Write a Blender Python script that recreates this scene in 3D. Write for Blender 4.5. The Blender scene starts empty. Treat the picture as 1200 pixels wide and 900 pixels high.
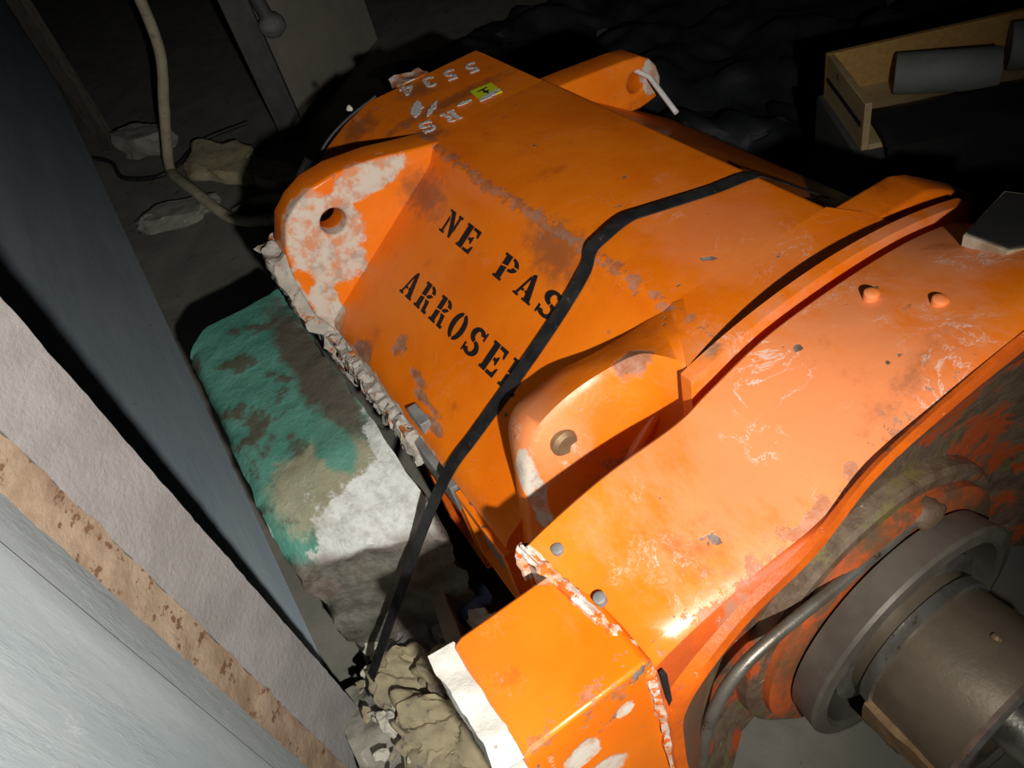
import bpy, bmesh, math, random
from mathutils import Vector, Matrix, noise as mnoise

# ------------------------------------------------------------------ set-up
S = 0.75            # metres per survey unit
FZ = -2.2           # floor level in survey units (camera station is the survey origin)
sc = bpy.context.scene
COL = sc.collection

def W(p):
    return Vector((p[0] * S, p[1] * S, (p[2] - FZ) * S))

cam_d = bpy.data.cameras.new('camera'); cam = bpy.data.objects.new('camera', cam_d); COL.objects.link(cam)
R = ((0.51393495, 0.51377911, -0.68695115), (0.828195, -0.50584365, 0.24127837), (-0.22352609, -0.69293089, -0.68548002))
m = Matrix.Identity(4)
for i in range(3):
    m[i][0] = R[i][0]; m[i][1] = -R[i][1]; m[i][2] = -R[i][2]
m.translation = W((0, 0, 0))
cam.matrix_world = m
cam_d.sensor_width = 36; cam_d.lens = 36 * 920 / 1200; cam_d.clip_start = 0.02
sc.camera = cam

wd = bpy.data.worlds.new('world'); sc.world = wd; wd.use_nodes = True
wd.node_tree.nodes['Background'].inputs[0].default_value = (0.5, 0.6, 0.8, 1)
wd.node_tree.nodes['Background'].inputs[1].default_value = 0.002

# hand torch held beside and below the phone
LP = (0.52, 0.03, -0.03)
AIM = (-1.80, -0.12, -1.15)
ld = bpy.data.lights.new('hand_torch', 'SPOT'); lo = bpy.data.objects.new('hand_torch', ld); COL.objects.link(lo)
ld.energy = 146; ld.color = (1.0, 0.97, 0.92); ld.spot_size = math.radians(114); ld.spot_blend = 1.0; ld.shadow_soft_size = 0.016
lo.location = W(LP)
lo.rotation_euler = (W(AIM) - W(LP)).to_track_quat('-Z', 'Y').to_euler()

vs = sc.view_settings
sc.display_settings.display_device = 'sRGB'
vs.view_transform = 'Standard'; vs.look = 'None'; vs.gamma = 1; vs.use_curve_mapping = False
vs.exposure = 0.0

rnd = random.Random(7)

# ------------------------------------------------------------------ materials
class N:
    """small shader builder"""
    def __init__(self, name):
        self.m = bpy.data.materials.new(name); self.m.use_nodes = True
        self.t = self.m.node_tree; self.b = self.t.nodes['Principled BSDF']
        self.tc = self.t.nodes.new('ShaderNodeTexCoord'); self.co = self.tc.outputs['Object']
        self.h = None
    def n(self, typ): return self.t.nodes.new(typ)
    def L(self, a, b): self.t.links.new(a, b)
    def setv(self, sock, v):
        if hasattr(v, 'links') or hasattr(v, 'is_linked'): self.L(v, sock)
        else:
            if isinstance(v, (tuple, list)) and len(v) == 3 and sock.type == 'RGBA': v = (*v, 1)
            sock.default_value = v
    def math(self, op, a, b=0.0, c=0.0, clamp=False):
        x = self.n('ShaderNodeMath'); x.operation = op; x.use_clamp = clamp
        self.setv(x.inputs[0], a); self.setv(x.inputs[1], b)
        if len(x.inputs) > 2: self.setv(x.inputs[2], c)
        return x.outputs[0]
    def stretch(self, sx, sy, sz, rot=(0, 0, 0)):
        x = self.n('ShaderNodeMapping'); self.L(self.co, x.inputs[0])
        x.inputs['Scale'].default_value = (sx, sy, sz); x.inputs['Rotation'].default_value = rot
        return x.outputs[0]
    def noise(self, scale, detail=4, rough=0.55, co=None, dist=0.0):
        x = self.n('ShaderNodeTexNoise'); self.L(co or self.co, x.inputs['Vector'])
        x.inputs['Scale'].default_value = scale; x.inputs['Detail'].default_value = detail
        x.inputs['Roughness'].default_value = rough; x.inputs['Distortion'].default_value = dist
        return x.outputs[0]
    def voro(self, scale, co=None, feature='F1', rnd_=1.0):
        x = self.n('ShaderNodeTexVoronoi'); self.L(co or self.co, x.inputs['Vector']); x.feature = feature
        x.inputs['Scale'].default_value = scale; x.inputs['Randomness'].default_value = rnd_
        return x.outputs[0]
    def step(self, v, a, b):
        x = self.n('ShaderNodeMapRange'); x.interpolation_type = 'SMOOTHSTEP'
        if a > b:
            x.inputs['To Min'].default_value = 1; x.inputs['To Max'].default_value = 0; a, b = b, a
        self.setv(x.inputs['Value'], v); x.inputs['From Min'].default_value = a; x.inputs['From Max'].default_value = b
        return x.outputs[0]
    def mix(self, f, a, b):
        x = self.n('ShaderNodeMix'); x.data_type = 'RGBA'
        self.setv(x.inputs[0], f); self.setv(x.inputs[6], a); self.setv(x.inputs[7], b)
        return x.outputs[2]
    def mixf(self, f, a, b):
        x = self.n('ShaderNodeMix'); x.data_type = 'FLOAT'
        self.setv(x.inputs[0], f); self.setv(x.inputs[2], a); self.setv(x.inputs[3], b)
        return x.outputs[0]
    def blob(self, c, r, nz, amp=0.6, soft=0.12, o=(0, 0, 0)):
        """ragged patch round survey point c with radii r, in the coordinates of an object standing at survey point o"""
        if not isinstance(r, (tuple, list)): r = (r, r, r)
        loc = [(c[i] - o[i]) * S for i in range(3)]
        x = self.n('ShaderNodeVectorMath'); x.operation = 'SUBTRACT'; self.L(self.co, x.inputs[0]); x.inputs[1].default_value = loc
        y = self.n('ShaderNodeVectorMath'); y.operation = 'DIVIDE'; self.L(x.outputs[0], y.inputs[0]); y.inputs[1].default_value = [q * S for q in r]
        z = self.n('ShaderNodeVectorMath'); z.operation = 'LENGTH'; self.L(y.outputs[0], z.inputs[0])
        d = self.math('ADD', z.outputs['Value'], self.math('MULTIPLY', self.math('SUBTRACT', nz, 0.5), amp * 3))
        return self.step(d, 1 + soft, 1 - soft)
    def axis(self, i):
        x = self.n('ShaderNodeSeparateXYZ'); self.L(self.co, x.inputs[0]); return x.outputs[i]
    def bump(self, h, strength=0.3, dist=0.01):
        x = self.n('ShaderNodeBump'); self.setv(x.inputs['Height'], h)
        x.inputs['Strength'].default_value = strength; x.inputs['Distance'].default_value = dist
        if self.h is not None: self.L(self.h, x.inputs['Normal'])
        self.h = x.outputs[0]
    def done(self, col, rough=0.5, metal=0.0, spec=0.5):
        self.setv(self.b.inputs['Base Color'], col); self.setv(self.b.inputs['Roughness'], rough); self.setv(self.b.inputs['Metallic'], metal)
        self.setv(self.b.inputs['Specular IOR Level'], spec)
        if self.h is not None: self.L(self.h, self.b.inputs['Normal'])
        return self.m

def simple(name, c1, c2, scale=20, rough=0.6, metal=0.0, spots=None, bump=0.2, bscale=60, stretch=None, spot_t=0.62, spec=0.4):
    g = N(name)
    co = g.stretch(*stretch) if stretch else g.co
    nz = g.noise(scale, 6, 0.6, co)
    col = g.mix(g.step(nz, 0.35, 0.65), c1, c2)
    if spots:
        s = g.step(g.noise(scale * 2.3, 7, 0.65, co), spot_t, spot_t + 0.05)
        col = g.mix(s, col, spots)
    g.bump(g.noise(bscale, 8, 0.65), bump, 0.006)
    return g.done(col, rough, metal, spec)

MO = (-1.3, 0.9, FZ)     # where the motor stands

def orange_paint():
    g = N('orange_paint')
    big = g.noise(5, 5, 0.6); fine = g.noise(42, 8, 0.7); mid = g.noise(16, 7, 0.65)
    col = g.mix(g.step(big, 0.3, 0.7), (0.74, 0.148, 0.004), (0.82, 0.195, 0.006))
    # faded, scuffed bloom on the broad casing top and scattered elsewhere
    str1 = g.noise(11, 8, 0.72, g.stretch(1, 2.4, 2.4, (0, 0, 0.5)))
    bloom = g.blob((-0.60, 0.66, -1.0), (0.20, 0.38, 0.14), str1, 0.75, 0.45, MO)
    bl2 = g.blob((-0.66, 1.12, -0.97), (0.14, 0.18, 0.16), str1, 0.8, 0.5, MO)
    bl3 = g.blob((-1.05, 0.92, -1.0), (0.20, 0.12, 0.1), mid, 0.7, 0.5, MO)
    bl4 = g.blob((-1.0, 0.36, -1.12), (0.12, 0.09, 0.1), mid, 0.6, 0.5, MO)
    bsum = g.math('MAXIMUM', g.math('MAXIMUM', bloom, bl2), g.math('MAXIMUM', g.math('MULTIPLY', bl3, 0.5), bl4))
    col = g.mix(g.math('MULTIPLY', bsum, 0.42), col, (0.74, 0.33, 0.19))
    veins = g.math('ABSOLUTE', g.math('SUBTRACT', g.noise(13, 7, 0.7, None, 0.8), 0.5))
    vein = g.math('MULTIPLY', g.step(veins, 0.014, 0.003), g.step(g.noise(9, 3), 0.5, 0.62))
    vein = g.math('MULTIPLY', vein, g.math('ADD', g.math('MULTIPLY', bsum, 0.75), 0.06))
    col = g.mix(vein, col, (0.75, 0.62, 0.55))
    # soot and rubbed-in grime
    gr = g.math('MULTIPLY', g.step(g.noise(7, 7, 0.7), 0.57, 0.75), 0.55)
    col = g.mix(gr, col, (0.30, 0.055, 0.008))
    for c, r in (((-1.92, 0.60, -1.09), (.10, .05, .05)), ((-1.33, .665, -1.04), (.10, .05, .05)), ((-2.05, .72, -1.0), (.05, .03, .05)), ((-2.36, .60, -1.02), (.06, .05, .05)),
                 ((-2.18, .84, -1.0), (.03, .20, .05)), ((-2.36, .83, -1.0), (.05, .06, .04)), ((-0.51, .86, -1.0), (.03, .12, .06))):
        col = g.mix(g.math('MULTIPLY', g.blob(c, r, fine, 1.0, 0.7, MO), 0.62), col, (0.10, 0.055, 0.035))
    # chipped dots down to grey metal
    chip = g.math('MULTIPLY', g.step(g.noise(30, 3, 0.5), 0.685, 0.71), g.step(g.noise(6, 2), 0.44, 0.54))
    speck = g.step(g.noise(85, 3, 0.6), 0.72, 0.75)
    chip = g.math('MAXIMUM', chip, g.math('MULTIPLY', speck, 0.8))
    for c, r in (((-1.77, .235, -1.34), (.05, .03, .05)), ((-0.90, .55, -1.0), (.03, .04, .04)), ((-1.63, .30, -1.29), (.03, .03, .03)), ((-1.50, .29, -1.30), (.05, .012, .02)),
                 ((-1.42, .27, -1.31), (.06, .01, .02)), ((-1.36, .25, -1.33), (.05, .012, .02)), ((-0.86, .50, -1.02), (.03, .03, .05)), ((-0.80, .66, -1.0), (.02, .03, .03)), ((-0.86, .44, -1.2), (.03, .05, .05))):
        chip = g.math('MAXIMUM', chip, g.math('MULTIPLY', g.blob(c, r, mid, 1.1, 0.3, MO), 0.75))
    wear = g.math('MAXIMUM', g.blob((-1.50, .692, -1.008), (.56, .012, .018), g.noise(38, 8, .75), 3.0, .12, MO), g.blob((-0.47, .55, -1.08), (.022, .40, .08), g.noise(34, 8, .75), 3.2, .12, MO))
    chip = g.math('MAXIMUM', chip, g.math('MULTIPLY', wear, .55))
    col = g.mix(chip, col, g.mix(g.step(fine, .4, .6), (0.23, 0.19, 0.16), (0.12, 0.075, 0.05)))
    # bare plaster-grey patches where the paint coat has come away
    pl = None
    for c, r, a in (((-1.98, .30, -1.10), (.05, .115, .15), .55), ((-1.98, .47, -1.0), (.05, .12, .05), .5), ((-1.98, .22, -1.34), (.06, .05, .14), .6), ((-0.94, .305, -1.19), (.05, .022, .15), .55),
                    ((-1.62, .205, -1.40), (.42, .02, .05), .8), ((-2.03, .15, -1.3), (.10, .05, .28), .7), ((-0.60, .045, -1.36), (.2, .012, .2), .6), ((-0.48, .09, -1.24), (.03, .035, .03), .7),
                    ((-0.48, .10, -1.36), (.03, .06, .04), .6), ((-0.48, .18, -1.20), (.03, .02, .02), .7), ((-1.98, 1.46, -1.12), (.05, .05, .06), .9), ((-0.72, .19, -1.1), (.04, .02, .06), .6)):
        q = g.blob(c, r, mid, a, 0.1, MO)
        pl = q if pl is None else g.math('MAXIMUM', pl, q)
    pcol = g.mix(g.step(g.noise(24, 6, .7), 0.42, 0.6), (0.56, 0.50, 0.42), g.mix(g.step(g.noise(15, 6, .7), 0.45, 0.6), (0.60, 0.25, 0.12), (0.38, 0.31, 0.25)))
    col = g.mix(pl, col, pcol)
    rough = g.mixf(bsum, g.mixf(g.step(big, .35, .65), 0.28, 0.42), 0.5)
    rough = g.mixf(g.math('MAXIMUM', pl, chip), rough, 0.85)
    g.bump(g.noise(18, 4, 0.5), 0.10, 0.01)
    g.bump(g.math('SUBTRACT', g.math('MULTIPLY', fine, 0.25), g.math('ADD', chip, g.math('MULTIPLY', pl, g.math('ADD', fine, 0.5)))), 0.30, 0.004)
    return g.done(col, rough, 0, 0.45)
ORANGE = orange_paint()

def grimy_paint():
    g = N('grease_over_orange')
    a = g.noise(7, 7, 0.7); f = g.noise(30, 8, 0.7)
    col = g.mix(g.step(f, .35, .65), (0.12, 0.075, 0.045), (0.21, 0.15, 0.10))
    col = g.mix(g.math('MULTIPLY', g.step(g.noise(10, 6, .7), .54, .6), .8), col, (0.20, 0.17, 0.06))
    col = g.mix(g.step(a, 0.53, 0.58), col, (0.50, 0.09, 0.02))
    col = g.mix(g.step(g.noise(60, 6, .7), .66, .7), col, (0.45, 0.42, 0.36))
    g.bump(f, 0.5, 0.01)
    return g.done(col, g.mixf(a, .35, .75), 0, 0.5)
GRIME = grimy_paint()

def lip_paint():
    g = N('scuffed_orange_rim')
    a = g.noise(9, 7, 0.7); f = g.noise(40, 8, 0.7)
    col = g.mix(g.step(a, .35, .65), (0.70, 0.13, 0.006), (0.50, 0.085, 0.008))
    col = g.mix(g.step(g.noise(22, 7, .7), .6, .66), col, (0.16, 0.11, 0.08))
    col = g.mix(g.step(g.noise(70, 6, .7), .66, .7), col, (0.5, 0.45, 0.38))
    g.bump(f, 0.35, 0.006)
    return g.done(col, .42, 0, 0.5)
LIP = lip_paint()
def scuffed(name, c1, c2, c3, c4, t1, t2):
    g = N(name)
    a = g.noise(8, 7, .7, g.stretch(2.5, 1, 1)); f = g.noise(30, 8, .72)
    col = g.mix(g.step(a, .35, .62), c1, c2)
    col = g.mix(g.math('MULTIPLY', g.step(g.noise(14, 7, .7), t1, t1 + .09), .8), col, c3)
    col = g.mix(g.step(f, t2, t2 + .04), col, c4)
    g.bump(f, .4, .006)
    return g.done(col, .5, 0, .4)
BEVEL = scuffed('rubbed_orange_bevel', (.55, .085, .006), (.42, .07, .012), (.30, .16, .10), (.55, .38, .28), .56, .66)
BEVEL2 = scuffed('brown_rubbed_recess', (.30, .075, .022), (.16, .085, .05), (.13, .10, .075), (.40, .33, .26), .50, .66)
BOSS = scuffed('orange_under_grease', (.20, .09, .04), (.58, .11, .022), (.13, .10, .06), (.45, .38, .28), .50, .68)

STEEL_DARK = simple('oily_dark_steel', (0.115, 0.090, 0.060), (0.17, 0.135, 0.095), 7, 0.45, 0.3, (0.22, 0.16, 0.09), 0.15, 90, spot_t=.68)
STEEL_SEAL = simple('grey_seal_steel', (0.12, 0.105, 0.085), (0.18, 0.16, 0.13), 9, 0.42, 0.3, None, 0.1, 70)
STEEL_BRIGHT = simple('bright_worn_steel', (0.50, 0.48, 0.44), (0.33, 0.30, 0.26), 22, 0.32, 0.8, (0.16, 0.11, 0.07), 0.2, 60)
BRONZE = simple('brown_worn_edge', (0.28, 0.18, 0.09), (0.20, 0.12, 0.06), 25, 0.55, 0.3, (0.4, 0.3, 0.18), 0.3, 80)
PIPE = simple('dull_pipe_metal', (0.30, 0.28, 0.24), (0.22, 0.19, 0.15), 18, 0.38, 0.7, (0.12, 0.09, 0.06), 0.15, 70)
BLACK = simple('black_gap', (0.008, 0.008, 0.008), (0.014, 0.012, 0.012), 20, 0.8)
STENCIL_BLACK = None
def stencil(name, c, c2, t):
    g = N(name)
    s = g.step(g.noise(45, 6, .7, g.stretch(1.0, 2.2, 1, (0, 0, 0.9))), t, t + .03)
    g.bump(g.noise(80, 4), .1, .002)
    return g.done(g.mix(s, c, c2), .6, 0, .3)
STENCIL_BLACK = stencil('black_stencil_paint', (0.011, 0.009, 0.009), (0.20, 0.05, 0.012), .66)
STENCIL_WHITE = stencil('white_stencil_paint', (0.62, 0.62, 0.60), (0.42, 0.16, 0.06), .57)
PLASTER = simple('white_plaster', (0.66, 0.64, 0.58), (0.50, 0.48, 0.43), 9, 0.9, 0, (0.33, 0.29, 0.23), 0.6, 40, spec=.2, spot_t=.66)
SEAM = simple('cracked_white_and_orange_filler', (0.62, 0.58, 0.53), (0.62, 0.33, 0.18), 22, 0.7, 0, (0.72, 0.14, 0.01), 0.6, 60, spot_t=.50)
STRAP = simple('black_steel_strap', (0.016, 0.016, 0.017), (0.032, 0.031, 0.031), 30, 0.38, 0.2, (0.09, 0.08, 0.07), 0.3, 50, spot_t=.64)
YELLOW = simple('yellow_sticker', (0.60, 0.66, 0.01), (0.66, 0.70, 0.02), 10, 0.5, 0, None, 0.03)
WHITE = simple('white_plastic', (0.72, 0.72, 0.70), (0.62, 0.62, 0.60), 20, 0.5)
CABLE = simple('beige_sleeving', (0.50, 0.44, 0.30), (0.40, 0.34, 0.23), 14, 0.75, 0, (0.25, 0.2, 0.13), 0.2)
BLACKRUB = simple('black_rubber', (0.015, 0.015, 0.016), (0.03, 0.03, 0.03), 20, 0.5)
PADEDGE = simple('pale_worn_rubber_edge', (0.42, 0.36, 0.27), (0.25, 0.17, 0.10), 20, 0.8)
CRUST = simple('chipped_crust', (0.36, 0.33, 0.28), (0.50, 0.46, 0.40), 13, 0.9, 0, (0.45, 0.13, 0.03), 0.7, 45, spec=.2, spot_t=.56)
GREYBAR = simple('grey_chipped_bar', (0.22, 0.22, 0.21), (0.15, 0.14, 0.13), 18, 0.7, 0, (0.55, 0.22, 0.1), 0.4)
CHIP = simple('grey_chip', (0.30, 0.30, 0.29), (0.2, 0.2, 0.2), 30, 0.6, 0.3)

def green_concrete():
    o = (-1.85, -0.03, FZ)
    g = N('green_painted_concrete')
    mid = g.noise(9, 8, .68); f = g.noise(34, 8, .7)
    col = g.mix(g.step(g.noise(6, 5), .3, .7), (0.075, 0.26, 0.195), (0.125, 0.34, 0.265))
    col = g.mix(g.math('MULTIPLY', g.step(mid, .5, .6), .9), col, (0.115, 0.095, 0.065))
    col = g.mix(g.blob((-1.95, .10, -1.45), (.40, .06, .2), mid, .8, .3, o), col, (0.12, 0.105, 0.08))
    col = g.mix(g.math('MULTIPLY', g.blob((-1.53, -.04, -1.45), (.13, .15, .2), mid, .7, .2, o), .8), col, (0.36, 0.31, 0.20))
    col = g.mix(g.blob((-1.60, .03, -1.45), (.10, .05, .1), mid, .7, .2, o), col, (0.10, 0.27, 0.20))
    wh = g.blob((-1.33, .07, -1.50), (.17, .26, .14), mid, .8, .08, o)
    wh = g.math('MAXIMUM', wh, g.blob((-1.46, .15, -1.48), (.20, .045, .12), mid, .7, .08, o))
    wh = g.math('MAXIMUM', wh, g.blob((-1.9, -.235, -1.5), (.7, .02, .035), mid, .9, .1, o))
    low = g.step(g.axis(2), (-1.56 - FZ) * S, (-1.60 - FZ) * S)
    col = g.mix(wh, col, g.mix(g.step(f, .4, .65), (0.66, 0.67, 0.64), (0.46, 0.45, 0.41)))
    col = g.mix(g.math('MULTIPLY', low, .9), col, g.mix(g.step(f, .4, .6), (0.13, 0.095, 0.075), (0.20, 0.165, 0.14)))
    g.bump(mid, .5, .02); g.bump(f, .6, .006)
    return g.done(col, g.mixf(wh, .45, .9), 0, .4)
GREEN = green_concrete()

def blue_steel(name, a, b, st, rust=.66):
    g = N(name)
    v = g.noise(3, 7, .65, g.stretch(*st)); f = g.noise(40, 8, .7, g.stretch(st[0] * .5, st[1] * .5, st[2] * .5))
    col = g.mix(g.step(v, .35, .65), a, b)
    w = g.math('ABSOLUTE', g.math('SUBTRACT', g.noise(5, 7, .7, g.stretch(*st)), .5))
    col = g.mix(g.math('MULTIPLY', g.step(w, .010, .002), g.step(g.noise(6, 3), .5, .6)), col, (0.45, 0.50, 0.52))
    col = g.mix(g.math('MULTIPLY', g.step(g.noise(26, 7, .7), rust, rust + .05), .6), col, (0.09, 0.09, 0.09))
    g.bump(f, .35, .006); g.bump(w, .15, .01)
    return g.done(col, .62, 0, .3)
BLUE = blue_steel('blue_grey_painted_steel', (0.40, 0.49, 0.56), (0.48, 0.57, 0.63), (.35, 3, 3))
BLUE2 = blue_steel('pale_blue_grey_painted_steel', (0.30, 0.355, 0.37), (0.375, 0.425, 0.43), (3, 3, .6), .70)
GREYC = simple('rough_grey_render', (0.245, 0.232, 0.222), (0.295, 0.28, 0.27), 9, 0.9, 0, None, 0.55, 110, spec=.2)
RUST = simple('scaly_rust', (0.27, 0.19, 0.125), (0.36, 0.27, 0.19), 16, 0.9, 0, (0.17, 0.09, 0.05), 0.7, 45, spec=.2, spot_t=.58)
FLOOR = simple('dusty_concrete_floor', (0.185, 0.175, 0.145), (0.25, 0.235, 0.195), 5, 0.9, 0, (0.10, 0.095, 0.07), 0.4, 30, spec=.2)
SOOT = simple('sooty_wall', (0.05, 0.05, 0.05), (0.07, 0.07, 0.065), 4, 0.95)
STONE = simple('ochre_rubble_stone', (0.52, 0.43, 0.25), (0.40, 0.35, 0.24), 14, 0.95, 0, (0.12, 0.11, 0.09), 0.8, 40, spec=.15)
STONEG = simple('grey_rubble_stone', (0.33, 0.31, 0.26), (0.24, 0.225, 0.19), 14, 0.95, 0, (0.40, 0.38, 0.32), 0.8, 40, spec=.15)
FLAKE = simple('ochre_paint_flake', (0.36, 0.31, 0.19), (0.24, 0.205, 0.14), 7, 0.85, 0, (0.15, 0.13, 0.11), 0.7, 35, spec=.2, spot_t=.56)
FLAKEW = simple('white_plaster_flake', (0.58, 0.56, 0.48), (0.42, 0.39, 0.31), 14, 0.9, 0, (0.25, 0.23, 0.19), 0.6, 40, spec=.2)
FLAKEG = simple('slate_grey_flake', (0.17, 0.16, 0.15), (0.23, 0.22, 0.205), 10, 0.8, 0, (0.12, 0.09, 0.07), 0.5, 40, spec=.25)
BROWNP = simple('brown_board', (0.15, 0.11, 0.08), (0.20, 0.155, 0.115), 8, 0.8, 0, None, 0.3, 40)
BLUECLOTH = simple('blue_cloth', (0.06, 0.09, 0.20), (0.11, 0.15, 0.27), 12, 0.95, 0, (0.2, 0.2, 0.2), 0.4)
WOOD = simple('pine_board', (0.50, 0.30, 0.09), (0.42, 0.235, 0.065), 8, 0.7, 0, (0.26, 0.13, 0.04), 0.2, 60, stretch=(1.2, 10, 10, (0, 0, .35)))
WOODEND = simple('weathered_pine_end', (0.50, 0.36, 0.18), (0.40, 0.28, 0.14), 10, 0.8, 0, (0.2, 0.12, 0.06), 0.3)
WOODOLD = simple('old_grey_timber', (0.10, 0.08, 0.06), (0.065, 0.055, 0.04), 8, 0.9, 0, None, 0.4, 50, stretch=(8, 8, 1))
CARD = simple('grey_green_roll', (0.24, 0.26, 0.23), (0.19, 0.205, 0.185), 10, 0.7)
PANELB = simple('brown_grey_panel', (0.40, 0.34, 0.275), (0.33, 0.285, 0.235), 5, 0.85, 0, None, 0.2, 30)
POSTM = simple('dark_steel_post', (0.075, 0.072, 0.066), (0.11, 0.105, 0.095), 9, 0.7, 0.2, None, 0.3, 40)
SHADE_TARP = simple('shade_dark_tarpaulin', (0.018, 0.020, 0.022), (0.030, 0.033, 0.034), 6, 0.6, 0, None, 0.2)  # tarpaulin tone, darkened to pass for the motor's shadow as well

# ------------------------------------------------------------------ builders
ORG = {}
def prop(o, label=None, cat=None, group=None, kind=None):
    if label: o['label'] = label
    if cat: o['category'] = cat
    if group: o['group'] = group
    if kind: o['kind'] = kind
    return o

def empty(name, origin, label, cat, group=None):
    o = bpy.data.objects.new(name, None); COL.objects.link(o)
    o.location = W(origin); o.empty_display_size = .1; ORG[o.name] = Vector(origin)
    return prop(o, label, cat, group)

def mesh(name, verts, faces, mat, parent=None, origin=None, bevel=0, smooth=None, seg=2):
    """verts in survey units; parent or origin fixes the local frame"""
    org = ORG[parent.name] if parent else Vector(origin)
    me = bpy.data.meshes.new(name)
    me.from_pydata([(Vector(v) - org) * S for v in verts], [], faces)
    bm = bmesh.new(); bm.from_mesh(me)
    bmesh.ops.remove_doubles(bm, verts=bm.verts, dist=1e-5)
    bmesh.ops.recalc_face_normals(bm, faces=bm.faces)
    bm.to_mesh(me); bm.free()
    if smooth is not None:
        for p in me.polygons: p.use_smooth = True
        me.set_sharp_from_angle(angle=math.radians(smooth))
    me.materials.append(mat)
    o = bpy.data.objects.new(name, me); COL.objects.link(o); ORG[o.name] = org
    if parent: o.parent = parent
    else: o.location = W(org)
    if bevel:
        b = o.modifiers.new('bevel', 'BEVEL'); b.width = bevel * S; b.segments = seg; b.limit_method = 'ANGLE'; b.angle_limit = math.radians(35)
        if smooth is None:
            for p in me.polygons: p.use_smooth = True
            me.set_sharp_from_angle(angle=math.radians(50))
    return o

def box_vf(lo, hi):
    x0, y0, z0 = lo; x1, y1, z1 = hi
    v = [(x0, y0, z0), (x1, y0, z0), (x1, y1, z0), (x0, y1, z0), (x0, y0, z1), (x1, y0, z1), (x1, y1, z1), (x0, y1, z1)]
    f = [(0, 3, 2, 1), (4, 5, 6, 7), (0, 1, 5, 4), (1, 2, 6, 5), (2, 3, 7, 6), (3, 0, 4, 7)]
    return v, f

def merge(*parts):
    v, f = [], []
    for pv, pf in parts:
        o = len(v); v += list(pv); f += [tuple(i + o for i in q) for q in pf]
    return v, f

def loft(rings, closed=True, cap0=True, cap1=True):
    n = len(rings[0]); v = [p for r in rings for p in r]; f = []
    for a in range(len(rings) - 1):
        for i in range(n if closed else n - 1):
            j = (i + 1) % n
            f.append((a * n + i, a * n + j, (a + 1) * n + j, (a + 1) * n + i))
    if cap0: f.append(tuple(range(n))[::-1])
    if cap1: f.append(tuple((len(rings) - 1) * n + i for i in range(n)))
    return v, f

def catmull(pts, per=6):
    P = [Vector(p) for p in pts]; out = []
    for i in range(len(P) - 1):
        p0 = P[max(i - 1, 0)]; p1 = P[i]; p2 = P[i + 1]; p3 = P[min(i + 2, len(P) - 1)]
        for k in range(per):
            t = k / per
            out.append(0.5 * ((2 * p1) + (p2 - p0) * t + (2 * p0 - 5 * p1 + 4 * p2 - p3) * t * t + (3 * p1 - p0 - 3 * p2 + p3) * t ** 3))
    out.append(P[-1]); return out

def tube_vf(pts, r, n=10, wob=0.0, seed=0):
    P = [Vector(p) for p in pts]; rings = []
    up = Vector((0, 0, 1)); prev = None
    for i, p in enumerate(P):
        d = (P[min(i + 1, len(P) - 1)] - P[max(i - 1, 0)]).normalized()
        a = prev if prev is not None else (up.cross(d) if abs(d.z) < .9 else Vector((1, 0, 0)).cross(d))
        a = (a - d * a.dot(d)).normalized(); b = d.cross(a); prev = a
        rr = r(i / (len(P) - 1)) if callable(r) else r
        ring = []
        for k in range(n):
            t = 2 * math.pi * k / n
            q = rr * (1 + wob * mnoise.noise(Vector((p.x * 9 + seed, p.y * 9 + k * .9, p.z * 9))))
            ring.append(p + (a * math.cos(t) + b * math.sin(t)) * q)
        rings.append(ring)
    return loft(rings)

def ribbon_vf(pts, widths, width_dir, th, normal_fn=None):
    """flat strap: rectangular section along pts"""
    P = [Vector(p) for p in pts]; rings = []
    for i, p in enumerate(P):
        d = (P[min(i + 1, len(P) - 1)] - P[max(i - 1, 0)]).normalized()
        w = Vector(width_dir(i)) if callable(width_dir) else Vector(width_dir)
        w = (w - d * w.dot(d)).normalized(); nn = d.cross(w).normalized()
        h = widths(i / (len(P) - 1)) / 2 if callable(widths) else widths / 2
        rings.append([p + w * h + nn * th / 2, p - w * h + nn * th / 2, p - w * h - nn * th / 2, p + w * h - nn * th / 2])
    return loft(rings)

def plate_x(name, poly, x0, x1, mat, parent, holes=(), bevel=0.0, res=2):
    """extrude a (y, z) outline with round holes along X, rounded edges"""
    cu = bpy.data.curves.new(name, 'CURVE'); cu.dimensions = '2D'; cu.fill_mode = 'BOTH'
    def spl(pts):
        s = cu.splines.new('POLY'); s.points.add(len(pts) - 1)
        for k, p in enumerate(pts): s.points[k].co = (p[0], p[1], 0, 1)
        s.use_cyclic_u = True
    spl(poly)
    for (cy, cz, r) in holes:
        spl([(cy + r * math.cos(t * math.tau / 28), cz + r * math.sin(t * math.tau / 28)) for t in range(28)])
    cu.extrude = (x1 - x0) / 2 - bevel; cu.bevel_depth = bevel; cu.offset = -bevel; cu.bevel_resolution = res
    tmp = bpy.data.objects.new(name + '_tmp', cu); COL.objects.link(tmp)
    bpy.context.view_layer.update()
    me = bpy.data.meshes.new_from_object(tmp.evaluated_get(bpy.context.evaluated_depsgraph_get()))
    v = [((x0 + x1) / 2 + q.co.z, q.co.x, q.co.y) for q in me.vertices]; f = [tuple(p.vertices) for p in me.polygons]
    bpy.data.objects.remove(tmp); bpy.data.curves.remove(cu); bpy.data.meshes.remove(me)
    return mesh(name, v, f, mat, parent, smooth=40)

def disc_ring(cy, cz, profile, n=64, closed_profile=True):
    """lathe about an X axis: profile list of (x, r)"""
    rings = [[(x, cy + r * math.cos(k * math.tau / n), cz + r * math.sin(k * math.tau / n)) for k in range(n)] for x, r in profile]
    if closed_profile:
        return loft(rings + [rings[0]], True, False, False)
    return loft(rings, True, True, True)

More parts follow.
